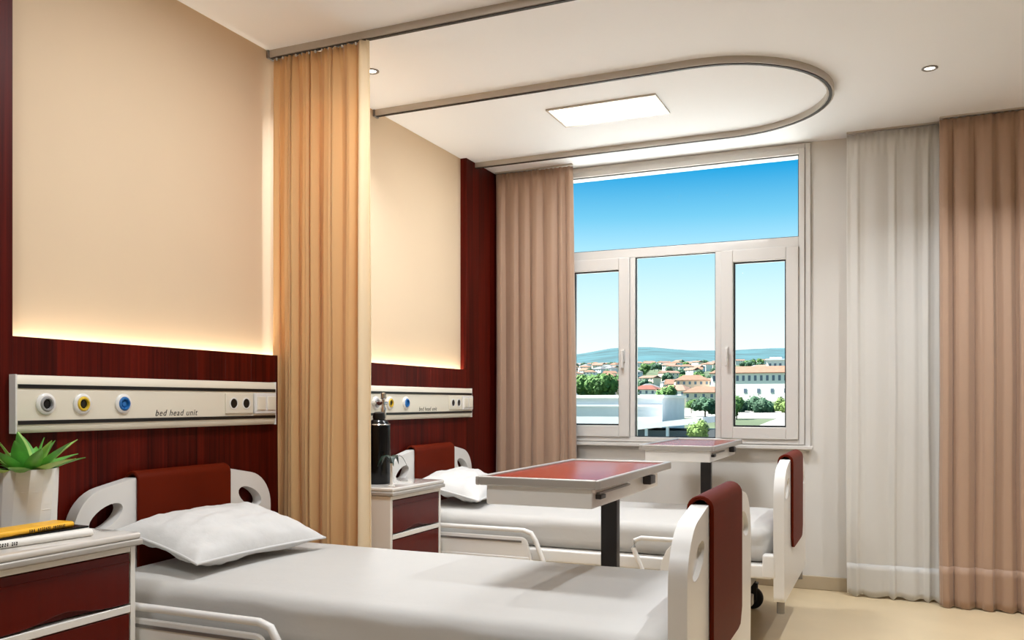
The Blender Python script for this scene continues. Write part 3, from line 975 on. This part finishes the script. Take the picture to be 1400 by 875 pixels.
# ---------------------------------------------------------------- things on the far cabinet
fl = empty('vacuum_flask', (.29, 3.725, CT), label='tall glossy black flask with a handle on the far cabinet', cat='flask')
MB().lathe([(0, 0), (.054, 0), (.057, .006), (.058, .27), (.055, .297), (.040, .317), (.028, .324), (0, .324)], seg=32).build('body', M['black_gloss'], fl)
MB().lathe([(0, .3235), (.030, .3235), (.032, .334), (.028, .354), (.020, .360), (0, .361)], seg=24).build('cap', M['black_plastic'], fl)
MB().lathe([(.0565, .294), (.0575, .297), (.0545, .300)], seg=32, cap=False).build('collar_ring', M['chrome'], fl)
MB().tube([(.0, .045, .295), (0, .075, .295), (0, .085, .282), (0, .085, .17), (0, .078, .145), (0, .05, .135)], .0065, 8).build('handle', M['black_gloss'], fl, smooth=60)
vz = empty('bud_vase', (.425, 3.625, CT), label='slim white stem vase with dark arching leaves, in front of the flask', cat='vase')
MB().lathe([(0, 0), (.018, 0), (.018, .004), (.0075, .008), (.006, .10), (.007, .112), (.0055, .112), (.005, .09), (0, .09)], seg=18).build('vase', M['pot_white'], vz)
for az, Ln in ((.4, .075), (1.7, .085), (2.9, .07), (4.3, .08), (5.4, .07)):
    d = Vector((math.cos(az), math.sin(az), 0)); s = Vector((-math.sin(az), math.cos(az), 0))
    vs = []; fs = []
    n = 8
    for i in range(n + 1):
        f = i / n
        p = d * Ln * f + Vector((0, 0, .108 + .05 * math.sin(PI * f * .85) - .03 * f * f))
        w = .012 * math.sin(PI * min(1, .12 + f * .88)) + .0006
        vs += [p - s * w + Vector((0, 0, .001)), p + Vector((0, 0, -.002)), p + s * w + Vector((0, 0, .001)), p + Vector((0, 0, .0015))]
    for i in range(n):
        for j in range(4): fs.append((i * 4 + j, i * 4 + (j + 1) % 4, i * 4 + 4 + (j + 1) % 4, i * 4 + 4 + j))
    fs += [(3, 2, 1, 0), (n * 4, n * 4 + 1, n * 4 + 2, n * 4 + 3)]
    MB().add(vs, fs).build('leaf', M['leaf_dark'], vz, smooth=60)

# ---------------------------------------------------------------- the town outside
mat('town_ground', lin(66, 78, 54), .9, var=((.02, .02, .02), .35))
mat('hazy_hill', lin(38, 74, 82), .95, var=((.006, .006, .006), .45))  # blue-green aerial haze is put into this base colour
mat('bounce_white', lin(236, 235, 230), .8)  # near-white, for the added slab that reflects sun into the room
mat('pavement', lin(126, 126, 122), .8, var=((.05, .05, .05), .08))
mat('house_white', lin(236, 232, 226), .8)
mat('house_cream', lin(228, 212, 190), .8)
mat('house_pink', lin(220, 190, 170), .8)
mat('house_grey', lin(204, 210, 218), .8)
mat('modern_wall', lin(210, 212, 216), .8, var=((.3, .3, .3), .05))
mat('roof_orange', lin(112, 82, 66), .85, var=((.6, .6, .6), .15))
mat('roof_pink', lin(112, 86, 74), .85, var=((.6, .6, .6), .15))
mat('roof_red', lin(98, 52, 42), .85, var=((.6, .6, .6), .15))
mat('roof_grey', lin(92, 94, 98), .85)
mat('window_dark', lin(96, 112, 130), .2)
mat('garage_dark', lin(60, 78, 94), .4)
mat('crown_green', lin(72, 108, 50), .8, var=((.5, .5, .5), .4))
mat('crown_teal', lin(42, 78, 54), .8, var=((.5, .5, .5), .4))
mat('crown_pale', lin(92, 116, 56), .8, var=((.5, .5, .5), .3))
mat('bark', lin(94, 76, 60), .9)

GP = [(-60, -7), (60, -7.5), (130, -8), (170, -6.5), (230, -4.2), (275, -3.2), (330, -1.5), (425, .5), (520, 6.5), (650, 15.5), (900, 32), (1300, 54), (2000, 86), (2600, 108)]
def ground_z(y):
    for (a, za), (b, zb) in zip(GP, GP[1:]):
        if y <= b: return za + (zb - za) * max(0, (y - a)) / (b - a)
    return GP[-1][1]
ys = [WY + .3] + [60 + 10 * i for i in range(30)] + [360 + 40 * i for i in range(57)]
xs = [-2200 + 80 * i for i in range(56)]
vs = []; fs = []
for yv in ys:
    for xv in xs: vs.append((xv, yv, ground_z(yv)))
for j in range(len(ys) - 1):
    for i in range(len(xs) - 1):
        a = j * len(xs) + i; fs.append((a, a + 1, a + len(xs) + 1, a + len(xs)))
MB().add(vs, fs).build('ground', M['town_ground'], kind='structure')
# range of forested hills, distance haze painted into their colour
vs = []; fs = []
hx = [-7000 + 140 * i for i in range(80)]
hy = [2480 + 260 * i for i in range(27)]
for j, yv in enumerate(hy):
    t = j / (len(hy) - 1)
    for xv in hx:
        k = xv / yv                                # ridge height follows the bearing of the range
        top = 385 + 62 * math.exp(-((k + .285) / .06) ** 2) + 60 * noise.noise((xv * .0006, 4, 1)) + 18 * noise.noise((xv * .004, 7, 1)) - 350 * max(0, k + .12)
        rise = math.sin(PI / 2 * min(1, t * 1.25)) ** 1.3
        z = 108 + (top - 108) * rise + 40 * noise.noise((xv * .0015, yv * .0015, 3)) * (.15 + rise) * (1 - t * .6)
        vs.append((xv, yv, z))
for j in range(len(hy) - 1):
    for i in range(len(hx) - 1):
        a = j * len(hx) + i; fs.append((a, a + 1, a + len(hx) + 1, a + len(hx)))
MB().add(vs, fs).build('hills', M['hazy_hill'], kind='structure')

def house_parts(w, d, h, rh, wall, roof, hip=True, wins=0, over=.5):
    """local: centred at the base, front towards -y"""
    r = empty('house')
    MB().box(-w / 2, w / 2, -d / 2, d / 2, -6, h).build('walls', wall, r, smooth=0)
    e = over; m = MB()
    a = [(-w / 2 - e, -d / 2 - e, h), (w / 2 + e, -d / 2 - e, h), (w / 2 + e, d / 2 + e, h), (-w / 2 - e, d / 2 + e, h)]
    inset = min(w, d) * .45 if hip else -.0
    a2 = [(x, yv, h - .25) for x, yv, z in a]
    rd = [(-w / 2 - e + inset, 0, h + rh), (w / 2 + e - inset, 0, h + rh)]
    m.add(a2 + a + rd, [(3, 2, 1, 0), (0, 1, 5, 4), (1, 2, 6, 5), (2, 3, 7, 6), (3, 0, 4, 7), (4, 5, 9, 8), (6, 7, 8, 9), (5, 6, 9), (7, 4, 8)])
    m.build('roof', roof, r, smooth=0)
    if wins:
        for k in range(wins):
            x = -w / 2 + w * (k + .5) / wins
            for z in ((h - 2.2,) if h < 5 else (h - 2.2, h - 5.2)):
                MB().box(x - .55, x + .55, -d / 2 - .06, -d / 2 + .1, z, z + 1.5).build('window', M['window_dark'], r, smooth=0)
    return r

# prototypes, then copies spread over the slope
rnd = random.Random(17)
WALLS = ['house_white', 'house_cream', 'house_pink', 'house_white', 'house_grey', 'house_white']
ROOFS = ['roof_orange', 'roof_pink', 'roof_red', 'roof_orange', 'roof_grey', 'roof_pink']
protos = []
for i in range(6):
    protos.append(house_parts(rnd.uniform(11, 17), rnd.uniform(9, 12), rnd.uniform(5.5, 8.5), rnd.uniform(1.8, 3), M[WALLS[i]], M[ROOFS[i]], hip=(i % 2 == 0), wins=4))
used = [False] * 6
placed = []
def free(x, yv, r):
    for (a, b, c) in placed:
        if (a - x) ** 2 + (b - yv) ** 2 < (r + c) ** 2: return False
    placed.append((x, yv, r)); return True
# keep the hand-placed buildings clear
for x, yv, r in ((-66, 440, 22), (-46, 440, 22), (-90, 398, 14), (-73, 380, 14), (-93, 447, 15), (-64, 555, 12), (-112, 430, 12)):
    placed.append((x, yv, r))
n = 0; tries = 0
while n < 275 and tries < 9000:
    tries += 1
    yv = 430 + 1750 * rnd.random() ** 1.3
    k = rnd.uniform(-.40, -.07) if n < 190 else rnd.choice((rnd.uniform(-.62, -.40), rnd.uniform(-.07, .06)))
    x = 2.66 + k * yv
    if not free(x, yv, 10): continue
    i = rnd.randrange(6) if yv < 800 else rnd.choice((0, 1, 4, 4, 5))
    if not used[i]:
        o = protos[i]; used[i] = True
    else:
        o = copy_tree(protos[i])
    o.location = (x, yv, ground_z(yv)); o.rotation_euler = (0, 0, rnd.uniform(-.7, .7))
    k2 = rnd.uniform(.7, 1.0); o.scale = (k2, k2, k2)
    far = yv > 1000
    tag(o, 'tiny pale house far off at the foot of the hills' if far else 'small tiled-roof house on the town slope beyond the window', 'house', 'houses of the far town' if far else 'houses on the town slope')
    n += 1

# long white building with an orange roof and a row of windows
bw = empty('town_hall', (-56, 440, 0), rz=-.02, label='long white building with orange roof and a row of windows', cat='building')
MB().box(-24, 22, -9, 9, -10, 15.2).build('walls', M['house_white'], bw, smooth=0)
m = MB(); a = [(-24.8, -9.8, 15.2), (22.8, -9.8, 15.2), (22.8, 9.8, 15.2), (-24.8, 9.8, 15.2)]
m.add([(x, yv, 14.8) for x, yv, z in a] + a + [(-20, 0, 18.6), (18, 0, 18.6)], [(3, 2, 1, 0), (0, 1, 5, 4), (1, 2, 6, 5), (2, 3, 7, 6), (3, 0, 4, 7), (4, 5, 9, 8), (6, 7, 8, 9), (5, 6, 9), (7, 4, 8)])
m.build('roof', M['roof_orange'], bw, smooth=0)
for k in range(16):
    x = -22.4 + 2.82 * k
    wd = MB().box(x - .6, x + .6, -9.12, -8.8, 11.2, 13.8).build('window', M['window_dark'], bw, smooth=0)
for k in range(7):
    x = -20 + 6.3 * k
    MB().box(x - .7, x + .7, -9.12, -8.8, 5.4, 7.4).build('window', M['window_dark'], bw, smooth=0)
# tower behind it
tw = empty('tower', (-64, 555, 0), label='square white tower rising behind the long white building', cat='tower')
MB().box(-5.2, 5.2, -5, 5, 0, 26.5).build('walls', M['house_white'], tw, smooth=0)
m = MB(); m.box(-5.8, 5.8, -5.6, 5.6, 26.5, 27.2); m.box(-3.5, 3.5, -3.5, 3.5, 27.2, 28.4); m.build('roof', M['house_grey'], tw, smooth=0)
for x in (-3, 0, 3): MB().box(x - .7, x + .7, -5.1, -4.8, 22, 24.5).build('window', M['window_dark'], tw, smooth=0)
# cluster of orange-roofed houses
for i, (x, yv, w, d, h, rh, wl, rf, nw, lab) in enumerate((
    (-90, 398, 15, 10, 7.4, 2.6, 'house_white', 'roof_pink', 5, 'white house with a broad pink tiled roof in the middle of the view'),
    (-73, 380, 17, 11, 6.6, 2.6, 'house_cream', 'roof_orange', 5, 'cream house with a broad orange roof right of the pink-roofed one'),
    (-93, 447, 17, 11, 11.2, 2.8, 'house_pink', 'roof_orange', 6, 'taller pinkish house behind the orange-roofed houses'),
    (-112, 430, 13, 10, 7.5, 2.2, 'house_white', 'roof_red', 4, 'white house with a red roof at the left of the orange cluster'))):
    o = house_parts(w, d, h, rh, M[wl], M[rf], True, nw)
    o.location = (x, yv, ground_z(yv) - 1.0); o.rotation_euler = (0, 0, (-.25, .12, .3, -.1)[i])
    tag(o, lab, 'house')

# modern pale building in front: tall block with a low wing of dark bays
mo = empty('modern_building', (0, 0, 0), label='modern pale grey building with a low flat-roofed wing outside', cat='building')
MB().box(-130, -39.6, 170, 190, -12, 1.9).build('block', M['modern_wall'], mo, smooth=0)
MB().box(-130.4, -39.2, 169.6, 190.4, 1.9, 2.5).build('parapet', M['house_white'], mo, smooth=0)
MB().box(-130.2, -39.5, 169.7, 169.98, .2, .6).build('ledge', M['house_grey'], mo, smooth=0)
MB().add([(-41, 150, -3.9), (-27.5, 150, -2.6), (-27.5, 169.5, -2.6), (-41, 169.5, -3.9), (-41, 150, -3.1), (-27.5, 150, -1.5), (-27.5, 169.5, -1.5), (-41, 169.5, -3.1)],
         [(0, 3, 2, 1), (4, 5, 6, 7), (0, 1, 5, 4), (1, 2, 6, 5), (2, 3, 7, 6), (3, 0, 4, 7)]).build('wing_roof', M['modern_wall'], mo, smooth=0)
MB().box(-40.5, -28, 153, 169, -9, -4.0).build('wing_body', M['garage_dark'], mo, smooth=0)
for x in (-40.6, -37.6, -33.8, -28.4):
    MB().box(x - .22, x + .22, 150.3, 150.9, -9.5, -3.8 + .09 * (x + 41)).build('pillar', M['house_grey'], mo, smooth=0)
# paved yards, and the added slab that bounces sun indoors
def slab(name, x0, x1, y0, y1, dz=.12, mt='pavement'):
    vs = []
    n = 8
    m = MB()
    for j in range(n + 1):
        yv = y0 + (y1 - y0) * j / n
        for z in (ground_z(yv) - .5, ground_z(yv) + dz): vs += [(x0, yv, z), (x1, yv, z)]
    fs = []
    for j in range(n):
        a = j * 4
        fs += [(a + 2, a + 3, a + 7, a + 6), (a, a + 2, a + 6, a + 4), (a + 3, a + 1, a + 5, a + 7)]
    fs += [(0, 1, 3, 2), (n * 4, n * 4 + 2, n * 4 + 3, n * 4 + 1)]
    return m.add(vs, fs).build(name, M[mt], kind='structure')
slab('yard_pavement', -27.3, 6, 110, 255)
slab('bounce_slab', -60, 45, 6.2, 108, mt='bounce_white')  # unseen pale slab added below the window to bounce sun onto the ceiling
slab('street_pavement', -90, -14, 252, 330)

# trees
def crown_mesh(seed, N, mt, lobes):
    r = random.Random(seed); vs = []; fs = []
    cs = [(Vector((r.uniform(-.5, .5), r.uniform(-.5, .5), r.uniform(.55, 1.25))), r.uniform(.38, .62)) for _ in range(lobes)]
    for k in range(N):
        c, rad = cs[r.randrange(lobes)]
        d = Vector((r.gauss(0, 1), r.gauss(0, 1), r.gauss(0, 1))).normalized()
        p = c + d * rad * r.uniform(.75, 1.05)
        if p.z < .28: p.z = .28 + r.random() * .2
        s = r.uniform(.06, .13)
        q = (d + Vector((r.uniform(-.7, .7), r.uniform(-.7, .7), r.uniform(-.4, .9)))).normalized()
        t = q.cross(Vector((.3, .2, 1))).normalized(); b = q.cross(t)
        o = len(vs)
        vs += [p - t * s, p + b * s * .7, p + t * s, p - b * s * .7]
        fs.append((o, o + 1, o + 2, o + 3))
    for c, rad in cs:      # solid heart of every lobe
        o = len(vs)
        bm = bmesh.new(); bmesh.ops.create_icosphere(bm, subdivisions=2, radius=rad * .8)
        bm.verts.ensure_lookup_table()
        vs += [c + v.co * (1 + .2 * noise.noise(v.co * 6)) for v in bm.verts]
        fs += [tuple(o + v.index for v in f.verts) for f in bm.faces]; bm.free()
    me = bpy.data.meshes.new('crown'); me.from_pydata([tuple(v) for v in vs], [], fs); me.materials.append(mt)
    return me
crowns = [crown_mesh(1, 900, M['crown_green'], 7), crown_mesh(2, 900, M['crown_teal'], 7), crown_mesh(3, 700, M['crown_pale'], 6)]
trunk = MB().tube([(0, 0, -.3), (0.02, 0, .3), (0, .02, .8)], .06, 6).build('trunk', M['bark'])
trunk_me = trunk.data; bpy.data.objects.remove(trunk)
def tree(x, yv, s, sz, kind, label, group=None, z=None, name='tree', cat='tree'):
    t = empty(name, (x, yv, ground_z(yv) if z is None else z), rz=(x * 1.7) % 6.28, label=label, cat=cat, group=group)
    for nm, me in (('crown', crowns[kind]), ('trunk', trunk_me)):
        o = bpy.data.objects.new(nm, me); COL.objects.link(o); o.parent = t; o.scale = (s, s, sz)
    return t
tree(-24.7, 132, 1.9, 2.3, 2, 'bright green bush in front of the low flat-roofed wing', z=-5.4, name='bush', cat='bush')
tree(-45, 240, 3.6, 3.6, 1, 'dark green tree on the pavement right of the orange-roofed houses', z=-3.2)
tree(-37.5, 246, 3.0, 4.2, 0, 'slim green tree beside the mullion of the right casement', z=-4.0)
for i, (x, s) in enumerate(((-72.5, 5.0), (-57, 3.4), (-64, 3.6), (-80.5, 5.0), (-89, 5.0))):
    tree(x, 232 + (i % 2) * 12, s, s * 1.25, (0, 0, 2, 0, 1)[i], 'leafy green tree behind the modern block, seen through the left casement', 'trees behind the modern block', z=-1.0)
for i, x in enumerate((-62.5, -58, -53.5)):
    tree(x, 262, 2.2, 2.2, 0, 'clipped green hedge bush at the edge of the street', 'hedge along the street', name='bush', cat='bush', z=-1.7)
for i, (x, yv, s, k) in enumerate(((-46, 299, 4.2, 1), (-41, 310, 4.4, 1), (-37, 297, 3.8, 1), (-32.8, 308, 3.8, 2), (-28.6, 296, 4.0, 2), (-23, 309, 4.2, 0))):
    tree(x, yv, s, s * 1.15, k, 'pale yellow-green tree in front of the long white building' if k == 2 else 'dark green tree in front of the long white building',
         'pale trees by the long white building' if k == 2 else 'dark trees by the long white building', z=-4.8)
n = 0; tries = 0
while n < 140 and tries < 4000:
    tries += 1
    yv = 420 + 1500 * rnd.random() ** 1.5
    x = 2.66 + (rnd.uniform(-.40, -.07) if n < 105 else rnd.uniform(-.62, .06)) * yv
    if not free(x, yv, 6): continue
    s = rnd.uniform(3.5, 6)
    tree(x, yv, s, s * 1.1, rnd.choice((0, 1, 1)), 'small round tree among the houses of the town slope', 'trees among the town houses')
    n += 1
